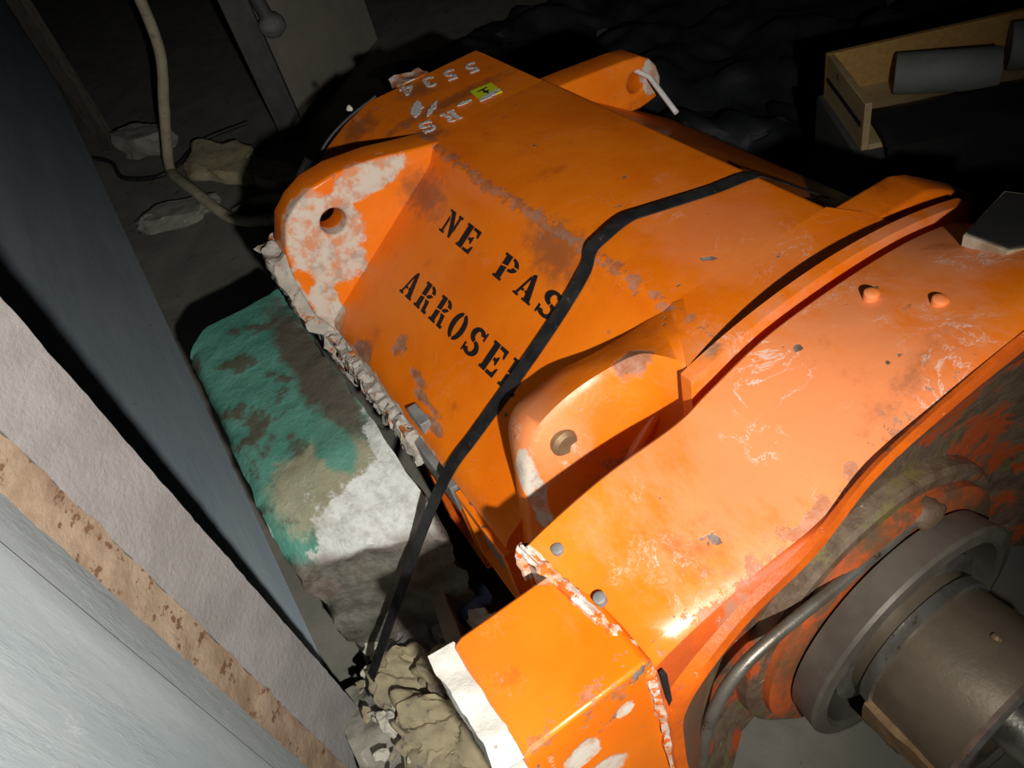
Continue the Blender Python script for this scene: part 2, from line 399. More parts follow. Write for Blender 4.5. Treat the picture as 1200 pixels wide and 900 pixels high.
def rough_box(lo, hi, nx, ny, nz, amp, freq, seed, shape=None):
    """a box of many faces with an uneven broken surface"""
    v, f, idx = [], [], {}
    def add(i, j, k):
        key = (i, j, k)
        if key not in idx:
            p = Vector((lo[0] + (hi[0] - lo[0]) * i / nx, lo[1] + (hi[1] - lo[1]) * j / ny, lo[2] + (hi[2] - lo[2]) * k / nz))
            d = Vector((mnoise.fractal(p * freq + Vector((seed, 0, 0)), 1.0, 2.0, 4), mnoise.fractal(p * freq + Vector((0, seed + 9, 0)), 1.0, 2.0, 4), mnoise.fractal(p * freq + Vector((0, 0, seed + 21)), 1.0, 2.0, 4)))
            q = shape(p, i / nx, j / ny, k / nz) if shape else p
            a = amp(i / nx, j / ny, k / nz) if callable(amp) else amp
            idx[key] = len(v); v.append(q + d * a)
        return idx[key]
    for i in range(nx):
        for j in range(ny):
            f.append((add(i, j, 0), add(i, j + 1, 0), add(i + 1, j + 1, 0), add(i + 1, j, 0)))
            f.append((add(i, j, nz), add(i + 1, j, nz), add(i + 1, j + 1, nz), add(i, j + 1, nz)))
    for i in range(nx):
        for k in range(nz):
            f.append((add(i, 0, k), add(i + 1, 0, k), add(i + 1, 0, k + 1), add(i, 0, k + 1)))
            f.append((add(i, ny, k), add(i, ny, k + 1), add(i + 1, ny, k + 1), add(i + 1, ny, k)))
    for j in range(ny):
        for k in range(nz):
            f.append((add(0, j, k), add(0, j, k + 1), add(0, j + 1, k + 1), add(0, j + 1, k)))
            f.append((add(nx, j, k), add(nx, j + 1, k), add(nx, j + 1, k + 1), add(nx, j, k + 1)))
    return v, f

def rock_vf(c, size, seed, rot=0.0, tilt=(0, 0), sub=2, rug=.35, slab=False):
    bm = bmesh.new(); bmesh.ops.create_icosphere(bm, subdivisions=sub, radius=1)
    M = Matrix.Rotation(rot, 3, 'Z') @ Matrix.Rotation(tilt[0], 3, 'X') @ Matrix.Rotation(tilt[1], 3, 'Y')
    v = []
    for q in bm.verts:
        p = q.co.copy()
        k = 1 + rug * mnoise.noise(p * 1.3 + Vector((seed * 3.1, seed, 0))) + rug * .5 * mnoise.noise(p * 3.1 + Vector((0, seed * 2.3, 5)))
        p *= k
        if slab: p.z = max(-.75, min(.75, p.z * 1.6)) + .12 * mnoise.noise(p * 2.2 + Vector((seed, 7, 0)))
        v.append(Vector(c) + M @ Vector((p.x * size[0], p.y * size[1], p.z * size[2])))
    f = [tuple(x.index for x in q.verts) for q in bm.faces]
    bm.free(); return v, f

# ------------------------------------------------------------------ setting
v, f = box_vf((-15, -1.2, FZ - .12), (1.5, 9, FZ)); o = mesh('floor', v, f, FLOOR, origin=(-5, 3, FZ)); prop(o, kind='structure')
v, f = box_vf((-15.2, -1.2, FZ), (-15, 9, 2.2)); o = mesh('wall_back', v, f, SOOT, origin=(-15.1, 3, FZ)); prop(o, kind='structure')
v, f = box_vf((-15, 9, FZ), (1.5, 9.2, 2.2)); o = mesh('wall_right', v, f, SOOT, origin=(-5, 9.1, FZ)); prop(o, kind='structure')

# blue-grey steel side wall behind the column
def panel_side():
    k = .7
    pts = [(-.345 - (z - FZ) * k + d, z) for z, d in ((FZ, 0), (-1.72, 0), (-1.69, .006), (-1.67, .006), (-1.64, 0), (.3, 0), (.3, -.08), (FZ, -.08))]
    return loft([[(x, y, z) for y, z in pts] for x in (-14.9, -1.47)])
v, f = panel_side(); o = mesh('steel_partition', v, f, BLUE, origin=(-6, -.38, FZ), smooth=30)
prop(o, 'long blue-grey painted steel side plate running back behind the grey column', 'steel plate')

# column: grey rendered face, rusty chamfer, pale blue plate
PO = (-1.1, -.6, FZ)
colm = empty('cased_column', PO, 'near upright column with grey rendered edge, rusty strip and pale blue face', 'column')
def prism(poly, z0, z1): return loft([[(x, y, z) for x, y in poly] for z in (z0, z1)])
def rough_strip(a, b, depth, z0, z1, n, m, amp, freq, seed):
    a = Vector((a[0], a[1], 0)); b = Vector((b[0], b[1], 0)); d = (b - a); nn = Vector((-d.y, d.x, 0)).normalized()
    if nn.dot(Vector((1, 1, 0))) < 0: nn = -nn
    rows, back = [], []
    for j in range(m + 1):
        z = z0 + (z1 - z0) * j / m; row = []
        for i in range(n + 1):
            p = a + d * i / n + Vector((0, 0, z))
            e = mnoise.fractal(p * freq + Vector((seed, 0, 0)), 1, 2, 4) * amp
            p2 = p + nn * e
            if i in (0, n): p2 += d.normalized() * mnoise.fractal(p * freq * 1.7 + Vector((0, seed, 0)), 1, 2, 4) * amp
            row.append(p2)
        row.append(b + Vector((0, 0, z)) - nn * depth); row.append(a + Vector((0, 0, z)) - nn * depth)
        rows.append(row)
    return loft(rows)
KC = 1.3
c1, c2, c3 = [(x * KC, y * KC) for x, y in ((-.98, -.220), (-.905, -.2995), (-.860, -.3345))]
v, f = rough_strip(c1, c2, .07, FZ, .6, 6, 160, .0022, 30, 1); mesh('rendered_edge', v, f, GREYC, colm, smooth=50)
v, f = rough_strip(c2, c3, .05, FZ, .6, 6, 160, .006, 14, 4); mesh('rusty_strip', v, f, RUST, colm, smooth=50)
v, f = prism([c3] + [(x * KC, y * KC) for x, y in ((-.80, -.349), (-.795, -.3465), (-.76, -.3555), (-.75, -.362), (-.30, -.47), (-.30, -.72), (-1.06, -.72), (-1.06, -.36), (-.96, -.33))], FZ, .6)
mesh('painted_face', v, f, BLUE2, colm, smooth=30)

# ------------------------------------------------------------------ the motor
motor = empty('electric_motor', MO, 'large orange painted electric motor with black stencilled warning, lying across the floor', 'motor')
near = [(.70, -1.0), (.690, -1.003), (.680, -1.012), (.672, -1.028), (.660, -1.046), (.645, -1.058), (.62, -1.075), (.30, -1.295), (.245, -1.333), (.222, -1.352), (.214, -1.372), (.222, -1.392), (.24, -1.40), (.24, -1.90), (.50, -2.19)]
mir = [(1.80 - y, z) for y, z in near][::-1]
prof = near + mir
v, f = loft([[(x, y, z) for y, z in prof] for x in (-2.03, -1.99, -1.02, -.965)])
stator = mesh('stator_frame', v, f, ORANGE, motor, smooth=38)
# flat top strip runs on past both flanges
v, f = loft([[(x, y, z) for y, z in [(a, -1.0), (b, -1.0), (b - .02, -1.10), (a + .02, -1.10)]] for x, a, b in ((-.965, .665, 1.11), (-.925, .60, 1.14), (-.81, .597, 1.15))])
lb = catmull([(-.95, .262, -1.75), (-.955, .262, -1.55), (-.98, .260, -1.393), (-1.03, .307, -1.272), (-1.06, .336, -1.165), (-1.072, .368, -1.130), (-1.07, .426, -1.115), (-1.06, .476, -1.096), (-1.04, .55, -1.085), (-1.005, .647, -1.050), (-.966, .703, -1.0005)], 6)
lf = catmull([(-.90, .250, -1.75), (-.915, .252, -1.55), (-.93, .256, -1.40), (-.94, .276, -1.271), (-.95, .304, -1.165), (-.95, .345, -1.095), (-.945, .418, -1.055), (-.935, .497, -1.035), (-.90, .568, -1.006), (-.86, .592, -1.001), (-.812, .606, -1.0005)], 6)
lin = catmull([(-.86, .30, -1.76), (-.86, .31, -1.6), (-.865, .33, -1.47), (-.87, .36, -1.40), (-.87, .40, -1.34), (-.865, .44, -1.30), (-.86, .48, -1.27), (-.85, .53, -1.25), (-.84, .57, -1.22), (-.825, .60, -1.20), (-.812, .625, -1.18)], 6)
lbi = [p + Vector((.02, .07, -.07)) for p in lb]
rim = [a.lerp(b, .5) + Vector((.0, -.004, .010)) * min(1, (len(lb) - 1 - i) / 12) for i, (a, b) in enumerate(zip(lb, lf))]
lfa = [p.lerp(q, .10) for p, q in zip(lf, rim)]; lfb = [p.lerp(q, .06) for p, q in zip(lf, lin)]
for q in (lb, lf, rim, lfa): q.append(q[-1] + Vector((.004, .025, -.0006)))
lfb.append(lfb[-1] + Vector((0, .02, 0))); lin.append(lin[-1] + Vector((0, .02, 0))); lbi.append(lbi[-1] + Vector((0, .02, 0)))
v, f = loft([lbi, lb, [a.lerp(b, .12) + Vector((0, -.002, .003)) for a, b in zip(lb, rim)], rim, lfa, lfb, lin], False, False, False)
mesh('drive_flange_lug', v, f, ORANGE, motor, smooth=58)
v, f = loft([[(x, y, z) for y, z in [(a, -1.0), (b, -1.0), (b - .02, -1.10), (a + .02, -1.10)]] for x, a, b in ((-.965, .702, 1.11), (-.90, .664, 1.14), (-.81, .606, 1.15))])
mesh('top_tongue', v, f, ORANGE, motor)

def mirror_poly(p, c=.9): return p + [(2 * c - y, z) for y, z in p][::-1]
nde = [(.40, -2.1), (.235, -1.9), (.235, -1.45), (.180, -1.31), (.172, -1.177), (.188, -1.08), (.222, -1.01), (.270, -.973), (.325, -.950), (.40, -.943), (.52, -.957), (.62, -.980), (.70, -.997), (.74, -1.006)]
nde_far = [(1.05, -1.006), (1.10, -1.012), (1.20, -1.020), (1.36, -1.036), (1.42, -1.046), (1.455, -1.068), (1.478, -1.098), (1.49, -1.14), (1.485, -1.175), (1.465, -1.20), (1.40, -1.21), (1.30, -1.20), (1.22, -1.25), (1.36, -1.35), (1.5, -1.45), (1.5, -1.9), (1.36, -2.1)]
plate_x('end_flange', nde + nde_far, -2.085, -1.975, ORANGE, motor, holes=[(.343, -1.068, .038), (1.395, -1.119, .034)], bevel=.010, res=3)
de = [(.42, -2.1), (.27, -1.9), (.27, -1.5), (.32, -1.35), (.45, -1.25), (.60, -1.10), (.68, -1.03), (.74, -1.008)]
de_far = [(1.12, -1.006), (1.28, -1.010), (1.33, -1.030), (1.465, -1.117), (1.45, -1.16), (1.38, -1.17), (1.2, -1.13), (1.3, -1.25), (1.5, -1.45), (1.5, -1.9), (1.36, -2.1)]
plate_x('drive_flange', de + de_far, -.965, -.86, ORANGE, motor, holes=[], bevel=.014, res=3)
# rusty plug in the drive flange lug
v, f = disc_ring(.392, -1.137, [(-.96, .030), (-.925, .030), (-.918, .022), (-.920, .012)], 20, False)
mesh('rusty_plug', v, f, BRONZE, motor, smooth=40)['label'] = 'rusty round plug'

# non-drive end bell
eb = [(.685, -1.0), (.58, -1.035), (.50, -1.075), (.40, -1.15), (.31, -1.26), (.27, -1.40), (.27, -1.9), (.45, -2.15)]
ebf = [(1.36, -2.15), (1.45, -1.9), (1.42, -1.6), (1.30, -1.35), (1.13, -1.06), (1.10, -1.0)]
def ebring(x, k): return [(x, .9 + (y - .9) * k, -1.0 + (z + 1.0) * (1 + (k - 1) * .4)) for y, z in eb + [(.9, -.997)] * 0 + ebf]
v, f = loft([ebring(x, k) for x, k in ((-2.03, 1.0), (-2.40, 1.0), (-2.44, .985))])
# outline order: near side down, far side up
mesh('end_bell', v, f, ORANGE, motor, smooth=25)
v, f = rough_box((-2.54, .80, -1.09), (-2.445, .92, -1.005), 6, 8, 6, .014, 14, 3)
mesh('painted_lug', v, f, SEAM, motor, smooth=50)
v, f = tube_vf(catmull([(-2.455, .72, -1.0), (-2.46, .60, -1.03), (-2.46, .50, -1.075), (-2.455, .40, -1.16), (-2.45, .31, -1.27), (-2.45, .28, -1.4)], 6), .006, 8)
w1 = mesh('edge_wire', v, f, BLACKRUB, motor, smooth=60)
v, f = tube_vf([(-2.475, .44, -1.098), (-2.475, .375, -1.150)], .015, 8); mesh('cable_tag', v, f, WHITE, w1, smooth=60)
v, f = rock_vf((-2.46, .625, -1.0), (.010, .010, .010), 3); mesh('wire_end', v, f, FLAKEW, w1)

# plaster scabs on the near edge of the end flange
v, f = rough_box((-2.12, .135, -1.62), (-1.99, .205, -1.10), 10, 8, 44, .016, 26, 5, lambda p, a, b, c: Vector((p.x, p.y + (.055 * (1 - c) if c < .5 else .03 * (1 - c)), p.z)))
mesh('plaster_crust', v, f, CRUST, motor, smooth=40)['label'] = 'crumbling white plaster crust'
v, f = rough_box((-2.0, .185, -1.50), (-1.42, .235, -1.388), 70, 5, 12, .013, 34, 8)
mesh('plaster_crust', v, f, CRUST, motor, smooth=20)['label'] = 'flaking strip under the stencilled side'

# near lower side: grey bar, cover frame and dark windows
v, f = box_vf((-1.56, .200, -1.50), (-1.22, .245, -1.41)); mesh('side_bar', v, f, GREYBAR, motor, bevel=.004)
def frame_vf(x0, x1, z0, z1, t, y0, y1):
    return merge(box_vf((x0, y0, z0), (x1, y1, z0 + t)), box_vf((x0, y0, z1 - t), (x1, y1, z1)), box_vf((x0, y0, z0 + t), (x0 + t, y1, z1 - t)), box_vf((x1 - t, y0, z0 + t), (x1, y1, z1 - t)))
for x0, x1 in ((-1.215, -.985), (-1.46, -1.235)):
    zt = -1.42 if x0 > -1.3 else -1.53
    v, f = frame_vf(x0, x1, zt - .26, zt, .022, .205, .245); fr = mesh('inspection_frame', v, f, ORANGE if x0 > -1.3 else LIP, motor, bevel=.003)
    v, f = box_vf((x0 + .02, .225, zt - .24), (x1 - .02, .243, zt - .02)); mesh('inspection_cover', v, f, FLAKEG, fr)
v, f = box_vf((-1.44, .222, -1.352), (-1.36, .250, -1.315)); mesh('rating_plate', v, f, CHIP, motor, bevel=.003)

# arched register ring between frame and drive-end casing
def arc(cy, cz, r, a0, a1, n): return [(cy + r * math.cos(math.radians(a0 + (a1 - a0) * k / n)), cz + r * math.sin(math.radians(a0 + (a1 - a0) * k / n))) for k in range(n + 1)]
o_, i_ = [(1.40, -1.6), (1.36, -1.25)] + arc(.93, -2.15, 1.195, 72, 106.5, 50), [(.575, -1.6)]
v, f = loft([[(x, y, z) for y, z in o_ + i_[::-1]] for x in (-.809, -.807, -.785, -.782)])
mesh('register_ring', v, f, ORANGE, motor, smooth=35)

# drive-end casing
B = [(-.75, .19, -2.15), (-.75, .19, -1.6), (-.75, .19, -1.12), (-.75, .20, -1.086), (-.75, .356, -1.047), (-.75, .522, -1.035), (-.75, .60, -1.008), (-.75, .738, -.967), (-.75, .941, -.955), (-.75, 1.117, -.970), (-.75, 1.244, -1.02), (-.75, 1.45, -1.2), (-.75, 1.6, -1.5), (-.75, 1.62, -2.15)]
P = [(-.49, .235, -2.15), (-.49, .235, -1.6), (-.49, .236, -1.19), (-.49, .256, -1.145), (-.49, .448, -1.105), (-.48, .559, -1.076), (-.465, .654, -1.015), (-.45, .774, -.944), (-.44, .927, -.887), (-.44, 1.10, -.86), (-.44, 1.27, -.89), (-.44, 1.47, -1.05), (-.44, 1.62, -1.4), (-.44, 1.66, -2.15)]
L = [(-.45, .225, -2.15), (-.45, .232, -1.7), (-.46, .238, -1.42), (-.46, .262, -1.275), (-.46, .392, -1.156), (-.455, .534, -1.091), (-.45, .649, -.985), (-.44, .798, -.925), (-.43, .935, -.888), (-.43, 1.10, -.865), (-.43, 1.27, -.90), (-.43, 1.46, -1.06), (-.43, 1.60, -1.4), (-.43, 1.64, -2.15)]
per = 7
Br, Pr, Lr = catmull(B, per), catmull(P, per), catmull(L, per)
def lerp_ring(a, b, t): return [p.lerp(q, t) for p, q in zip(a, b)]
def toward(ring, c, k, dx): return [Vector((p.x + dx, c[0] + (p.y - c[0]) * k, c[1] + (p.z - c[1]) * k)) for p in ring]
CY, CZ = .845, -1.715
Bin = toward(Br, (.9, -1.6), .72, 0.0)
P1 = lerp_ring(Br, Pr, .94)
Pm = [p.lerp(q, .12) + Vector((0, 0, -.003)) for p, q in zip(Pr, Lr)]
v, f = loft([Bin, toward(Br, (.9, -1.6), .992, 0), lerp_ring(Br, Pr, .02)] + [lerp_ring(Br, Pr, t) for t in (.2, .4, .6, .8)] + [P1, Pm], False, False, False)
casing = mesh('drive_end_casing', v, f, ORANGE, motor, smooth=30)
Lq = lerp_ring(Pr, Lr, .72); Lq = [p + Vector((-.006, 0, 0)) for p in Lq]
v, f = loft([Pm, lerp_ring(Pr, Lr, .3), Lq], False, False, False); mesh('casing_bevel', v, f, BEVEL, motor, smooth=50)
Lin = toward(Lr, (CY, CZ), .965, .002)
Lr2 = toward(Lr, (CY, CZ), .955, -.012)
v, f = loft([Lq, lerp_ring(Lq, Lr, .6), Lr, Lin, Lr2], False, False, False); mesh('casing_lip', v, f, LIP, motor, smooth=40)
def circ_like(ring, r, x):
    out = []
    for p in ring:
        d = Vector((p.y - CY, p.z - CZ)).normalized(); out.append(Vector((x, CY + d.x * r, CZ + d.y * r)))
    return out
rec = [Lr2, lerp_ring(Lr2, circ_like(Lr2, .44, -.57), .3), lerp_ring(Lr2, circ_like(Lr2, .44, -.57), .75), circ_like(Lr2, .44, -.575), circ_like(Lr2, .30, -.575)]
v, f = loft(rec[:2] + [lerp_ring(rec[1], rec[2], .45)], False, False, False); mesh('recess_wall', v, f, BEVEL2, motor, smooth=50)
v, f = loft([lerp_ring(rec[1], rec[2], .45)] + rec[2:], False, False, False); mesh('bearing_recess', v, f, GRIME, motor, smooth=50)
# bearing boss, seal ring, collar and shaft hub
v, f = disc_ring(CY, CZ, [(-.62, .375), (-.545, .37), (-.535, .36), (-.535, .22), (-.62, .22)]); mesh('bearing_boss', v, f, GRIME, motor, smooth=40)
v, f = disc_ring(CY, CZ, [(-.54, .335), (-.515, .335), (-.508, .325), (-.508, .25), (-.54, .25)]); mesh('orange_boss_band', v, f, BOSS, motor, smooth=40)
v, f = disc_ring(CY, CZ, [(-.50, .285), (-.44, .293), (-.432, .288), (-.428, .262), (-.436, .252), (-.47, .248), (-.50, .245)]); mesh('seal_ring', v, f, STEEL_SEAL, motor, smooth=35)['label'] = 'dark grey seal ring'
v, f = disc_ring(CY, CZ, [(-.52, .20), (-.455, .205), (-.452, .20), (-.452, .15), (-.52, .15)]); mesh('inner_collar', v, f, STEEL_BRIGHT, motor, smooth=35)
hub = mesh('shaft_hub', *disc_ring(CY, CZ, [(-.46, .165), (-.405, .166), (-.22, .178), (-.212, .174), (-.21, .10), (-.23, .10), (-.23, .02)], 64, False), STEEL_DARK, motor, smooth=35)
hub['label'] = 'oily brown shaft hub'
v, f = disc_ring(CY, CZ, [(-.425, .172), (-.40, .176), (-.398, .166), (-.425, .164)]); mesh('worn_shoulder', v, f, STEEL_BRIGHT, hub, smooth=35)
v, f = disc_ring(CY, CZ, [(-.222, .176), (-.208, .181), (-.200, .174), (-.200, .150), (-.222, .150)]); mesh('bright_end_rim', v, f, STEEL_BRIGHT, hub, smooth=35)
v, f = disc_ring(CY, CZ, [(-.24, .06), (-.12, .055), (-.112, .045)], 40, False); mesh('shaft_end', v, f, STEEL_BRIGHT, hub, smooth=35)
a = math.radians(205)
v, f = rough_box((-.405, CY - .182, CZ - .095), (-.215, CY - .135, CZ - .03), 14, 4, 4, .005, 18, 2); mesh('worn_key', v, f, BRONZE, hub, smooth=45)
v, f = rock_vf((-.30, CY + .02, CZ + .176), (.010, .007, .006), 5); mesh('paint_speck', v, f, BRONZE, hub)
# oil pipe
pp = catmull([(-.50, .292, -2.0), (-.50, .300, -1.80), (-.50, .318, -1.66), (-.505, .352, -1.55), (-.51, .410, -1.475), (-.51, .50, -1.435), (-.51, .70, -1.425), (-.515, .895, -1.42)], 8)
v, f = tube_vf(pp, .0125, 12); op = mesh('oil_pipe', v, f, PIPE, motor, smooth=60)
v, f = rock_vf((-.515, .92, -1.42), (.03, .045, .035), 8, rug=.3); mesh('pipe_elbow', v, f, GRIME, op, smooth=50)
# casing bolts, chips
def bolt(p, d, r, h, mat):
    d = Vector(d).normalized(); a_ = d.orthogonal().normalized(); b_ = d.cross(a_)
    rings = [[Vector(p) + d * hh + (a_ * math.cos(k * math.tau / 20) + b_ * math.sin(k * math.tau / 20)) * rr for k in range(20)] for hh, rr in ((-.01, r), (h * .8, r), (h, r * .85), (h + .001, r * .3))]
    return mesh('casing_bolt', *loft(rings), mat, motor, smooth=40)
for p, d in (((-.672, .893, -.936), (.1, 0, 1)), ((-.575, .93, -.918), (.12, .05, 1))):
    bolt(p, d, .0130, .009, ORANGE)
for p in ((-.706, .235, -1.086), (-.60, .24, -1.104)):
    bolt(p, (0, -.1, 1), .0105, .005, CHIP)['label'] = 'bare grey screw head'
# dark inspection opening with worn edge, far shoulder of casing
hz = Matrix.Rotation(math.radians(-38), 3, 'X')
def hp(x, y, z): return Vector((-.68, 1.24, -1.005)) + hz @ Vector((x, y, z))
pq = [(-.650, 1.080), (-.568, 1.075), (-.50, 1.19), (-.58, 1.30), (-.70, 1.26)]
v, f = loft([[(x, y, z + (y - 1.08) * -.12 + (x + .65) * .10) for x, y in pq] for z in (-.930, -.906)])
pad = mesh('rubber_pad', v, f, PADEDGE, origin=(-.62, 1.17, -.938), bevel=.002); prop(pad, 'dark rubber pad with a pale worn edge resting on the motor casing top', 'pad')
v, f = loft([[(.62 * 0 + cx_ + (x - cx_) * .93, cy_ + (y - cy_) * .93, z + (y - 1.08) * -.12 + (x + .65) * .10) for x, y in pq] for cx_, cy_ in [(-.60, 1.18)] for z in (-.907, -.903)])
mesh('dark_top', v, f, BLACK, pad)
# suspension nose block with plaster-coated flank
v, f = loft([[(x, y, z) for y, z in [(.012, -1.95), (.012, -1.128), (.03, -1.116), (.235, -1.112), (.245, -1.13), (.245, -1.95)]] for x in (-.695, -.685, -.49, -.478)])
nose = mesh('nose_block', v, f, ORANGE, motor, smooth=40, bevel=.006)
v, f = rough_box((-.705, -.028, -1.92), (-.482, .016, -1.128), 20, 4, 60, .008, 16, 11, lambda p, a_, b_, c_: Vector((p.x, p.y - (1 - b_) * .012 * (1 - c_), p.z)))
mesh('plaster_flank', v, f, PLASTER, nose, smooth=40)['label'] = 'broken white plaster flank'
v, f = tube_vf(catmull([(-.755, .185, -1.18), (-.755, .187, -1.10), (-.72, .196, -1.097), (-.65, .208, -1.104), (-.56, .222, -1.116), (-.495, .236, -1.135), (-.478, .238, -1.19), (-.474, .238, -1.35), (-.474, .238, -1.6), (-.474, .238, -1.9)], 12),
               lambda t: .009 + .006 * mnoise.noise(Vector((t * 40, 3, 1))), 10, .8, 2)
mesh('filler_seam', v, f, SEAM, nose, smooth=40)['label'] = 'cracked white filler along the joint'
v, f = box_vf((-.478, .250, -1.92), (-.468, .258, -1.165)); mesh('dark_joint', v, f, BLACK, nose)
# far lug rod lies through the hole: separate thing further below

# -------------------------- stencilled words
def poly_rect(x0, y0, x1, y1, sk=0): return [(x0, y0), (x1, y0), (x1, y1), (x0, y1)]
def arc_band(cx, cy, rx, ry, t, a0, a1, n=10, tx=None):
    tx = t if tx is None else tx
    o1 = [(cx + rx * math.cos(math.radians(a0 + (a1 - a0) * k / n)), cy + ry * math.sin(math.radians(a0 + (a1 - a0) * k / n))) for k in range(n + 1)]
    i1 = [(cx + (rx - tx) * math.cos(math.radians(a0 + (a1 - a0) * k / n)), cy + (ry - t) * math.sin(math.radians(a0 + (a1 - a0) * k / n))) for k in range(n + 1)]
    return o1 + i1[::-1]
G = {
 'N': [[(0, 0), (.26, 0), (.26, .10), (.19, .10), (.19, .62), (.10, .76), (.10, .10), (0, .10)], [(0, .90), (0, 1), (.26, 1), (.60, .30), (.60, 0), (.52, 0), (.20, .72), (.10, .90)], [(.48, 1), (.48, .90), (.53, .90), (.53, .48), (.63, .30), (.63, .90), (.70, .90), (.70, 1)]],
 'E': [[(0, 0), (.30, 0), (.30, 1), (0, 1), (0, .90), (.06, .90), (.06, .10), (0, .10)], [(.35, .88), (.35, 1), (.70, 1), (.70, .68), (.63, .70), (.58, .86)], [(.35, .44), (.44, .46), (.50, .36), (.55, .36), (.55, .66), (.50, .66), (.44, .57), (.35, .57)], [(.35, 0), (.70, 0), (.72, .34), (.65, .32), (.58, .13), (.35, .12)]],
 'P': [[(0, 0), (.38, 0), (.38, .10), (.31, .10), (.31, .56), (.08, .50), (.08, .10), (0, .10)], [(.08, .56), (.31, .62), (.31, 1), (0, 1), (0, .90), (.08, .90)], arc_band(.38, .72, .34, .28, .11, 88, 5, 8, .18), arc_band(.38, .72, .34, .28, .11, -8, -88, 8, .18)],
 'A': [[(0, 0), (.22, 0), (.22, .09), (.16, .09), (.20, .26), (.30, .26), (.30, .36), (.22, .36), (.32, .78), (.27, .88), (.07, .09), (0, .09)], [(.30, .92), (.36, 1), (.44, 1), (.70, .09), (.76, .09), (.76, 0), (.40, 0), (.40, .09), (.46, .09), (.42, .26), (.36, .26), (.36, .36), (.40, .36), (.35, .66)]],
 'S': [arc_band(.33, .72, .33, .28, .13, 20, 265, 14, .22), arc_band(.33, .28, .35, .28, .13, 85, -160, 14, .22), [(.58, .70), (.66, .68), (.66, 1), (.60, 1)], [(0, 0), (.06, 0), (.08, .30), (0, .32)]],
 'R': [[(0, 0), (.36, 0), (.36, .10), (.30, .10), (.30, .48), (.08, .44), (.08, .10), (0, .10)], [(.08, .49), (.30, .53), (.30, 1), (0, 1), (0, .90), (.08, .90)], arc_band(.36, .75, .32, .25, .10, 88, 0, 8, .18), [(.36, .52), (.50, .52), (.66, .68), (.52, .70), (.36, .60)], [(.38, .46), (.60, .46), (.66, .12), (.76, .12), (.74, 0), (.50, 0), (.46, .30)]],
 'O': [arc_band(.36, .5, .36, .5, .11, 100, 260, 16, .22), arc_band(.36, .5, .36, .5, .11, 80, -80, 16, .22)],
 '5': [[(.10, .55), (.10, 1), (.62, 1), (.62, .85), (.28, .85), (.28, .60)], arc_band(.30, .32, .34, .32, .16, 110, -150, 14, .20)],
 '3': [arc_band(.30, .73, .30, .27, .15, 160, -75, 12, .18), arc_band(.30, .29, .34, .29, .15, 75, -160, 12, .18)],
 '4': [[(.38, 0), (.58, 0), (.58, 1), (.40, 1), (.38, .8)], [(0, .25), (.34, .25), (.34, .40), (.20, .40), (.34, .75), (.34, .95), (0, .38)], [(.62, .25), (.74, .25), (.74, .40), (.62, .40)]],
}
def word(name, mat, lab, text, O, U, V, w, h, pitch, nrm, th=.0012):
    O, U, V, nrm = Vector(O), Vector(U).normalized(), Vector(V).normalized(), Vector(nrm).normalized()
    for i, ch in enumerate(text):
        if ch == ' ': continue
        out = []
        for pl in G[ch]:
            rings = [[O + U * (i * pitch + q[0] * w) + V * (q[1] * h) + nrm * d for q in pl] for d in (-.0006, th)]
            out.append(loft(rings))
        mesh(name, *merge(*out), mat, motor)['label'] = lab % ch
slope = Vector((0, .8241, .5665)); nrm = Vector((0, -.5665, .8241))
def on_panel(x, y): return Vector((x, y, -1.075 + .6875 * (y - .62)))
word('stencil_letter', STENCIL_BLACK, 'black stencilled %s of the upper line', 'NE PAS', on_panel(-1.768, .557), (1, .0, 0), slope, .098, .066, .0965, nrm)
word('stencil_letter', STENCIL_BLACK, 'black stencilled %s of the lower line', 'ARROSER', on_panel(-1.770, .393), Vector((1, 0, 0)) + slope * .03, slope, .088, .074, .0865, nrm)
# white numbers on the flat top, read from the far end
word('stencil_digit', STENCIL_WHITE, 'white stencilled %s on the flat top', '5534', (-2.365, 1.050, -.9985), (-.30, -1, 0), (1, -.25, 0), .062, .085, .073, (0, 0, 1))
word('stencil_digit', STENCIL_WHITE, 'white stencilled %s on the flat top', 'RS', (-2.12, .835, -.9985), (-.12, -1, 0), (1, -.12, 0), .062, .075, .080, (0, 0, 1))
# scraped white streaks
for k, (x0, y0, x1, y1, w_) in enumerate(((-2.10, .99, -2.085, .91, .028), (-2.12, .90, -2.125, .85, .02), (-2.28, .79, -2.18, .735, .035), (-2.22, .83, -2.15, .76, .02))):
    P0, P1_ = Vector((x0, y0, -.9965)), Vector((x1, y1, -.9965)); d = P1_ - P0; s_ = Vector((-d.y, d.x, 0)).normalized()
    up, dn = [], []
    for q in range(15):
        t = q / 14; c_ = P0 + d * t; h_ = w_ * .5 * math.sin(math.pi * (.06 + .88 * t))
        up.append(c_ + s_ * h_ * (1 + .9 * mnoise.noise(Vector((t * 9, k, 0))))); dn.append(c_ - s_ * h_ * (1 + .9 * mnoise.noise(Vector((t * 9, k, 4)))))
    v, f = loft([[p + Vector((0, 0, z)) for p in up + dn[::-1]] for z in (-.001, .001)])
    mesh('paint_scrape', v, f, STENCIL_WHITE, motor)
# sticker
q = [Vector(p) for p in ((-2.176, .926, -.997), (-2.092, .914, -.997), (-2.078, .985, -.997), (-2.166, .997, -.997))]
v, f = loft([[p + Vector((0, 0, z)) for p in q] for z in (-.002, .001)]); st = mesh('yellow_sticker', v, f, YELLOW, motor)
v, f = merge(box_vf((-2.148, .950, -.9962), (-2.105, .957, -.9955)), box_vf((-2.150, .937, -.9962), (-2.143, .972, -.9955)), box_vf((-2.128, .945, -.9962), (-2.120, .965, -.9955))); mesh('printed_mark', v, f, BLACKRUB, st)

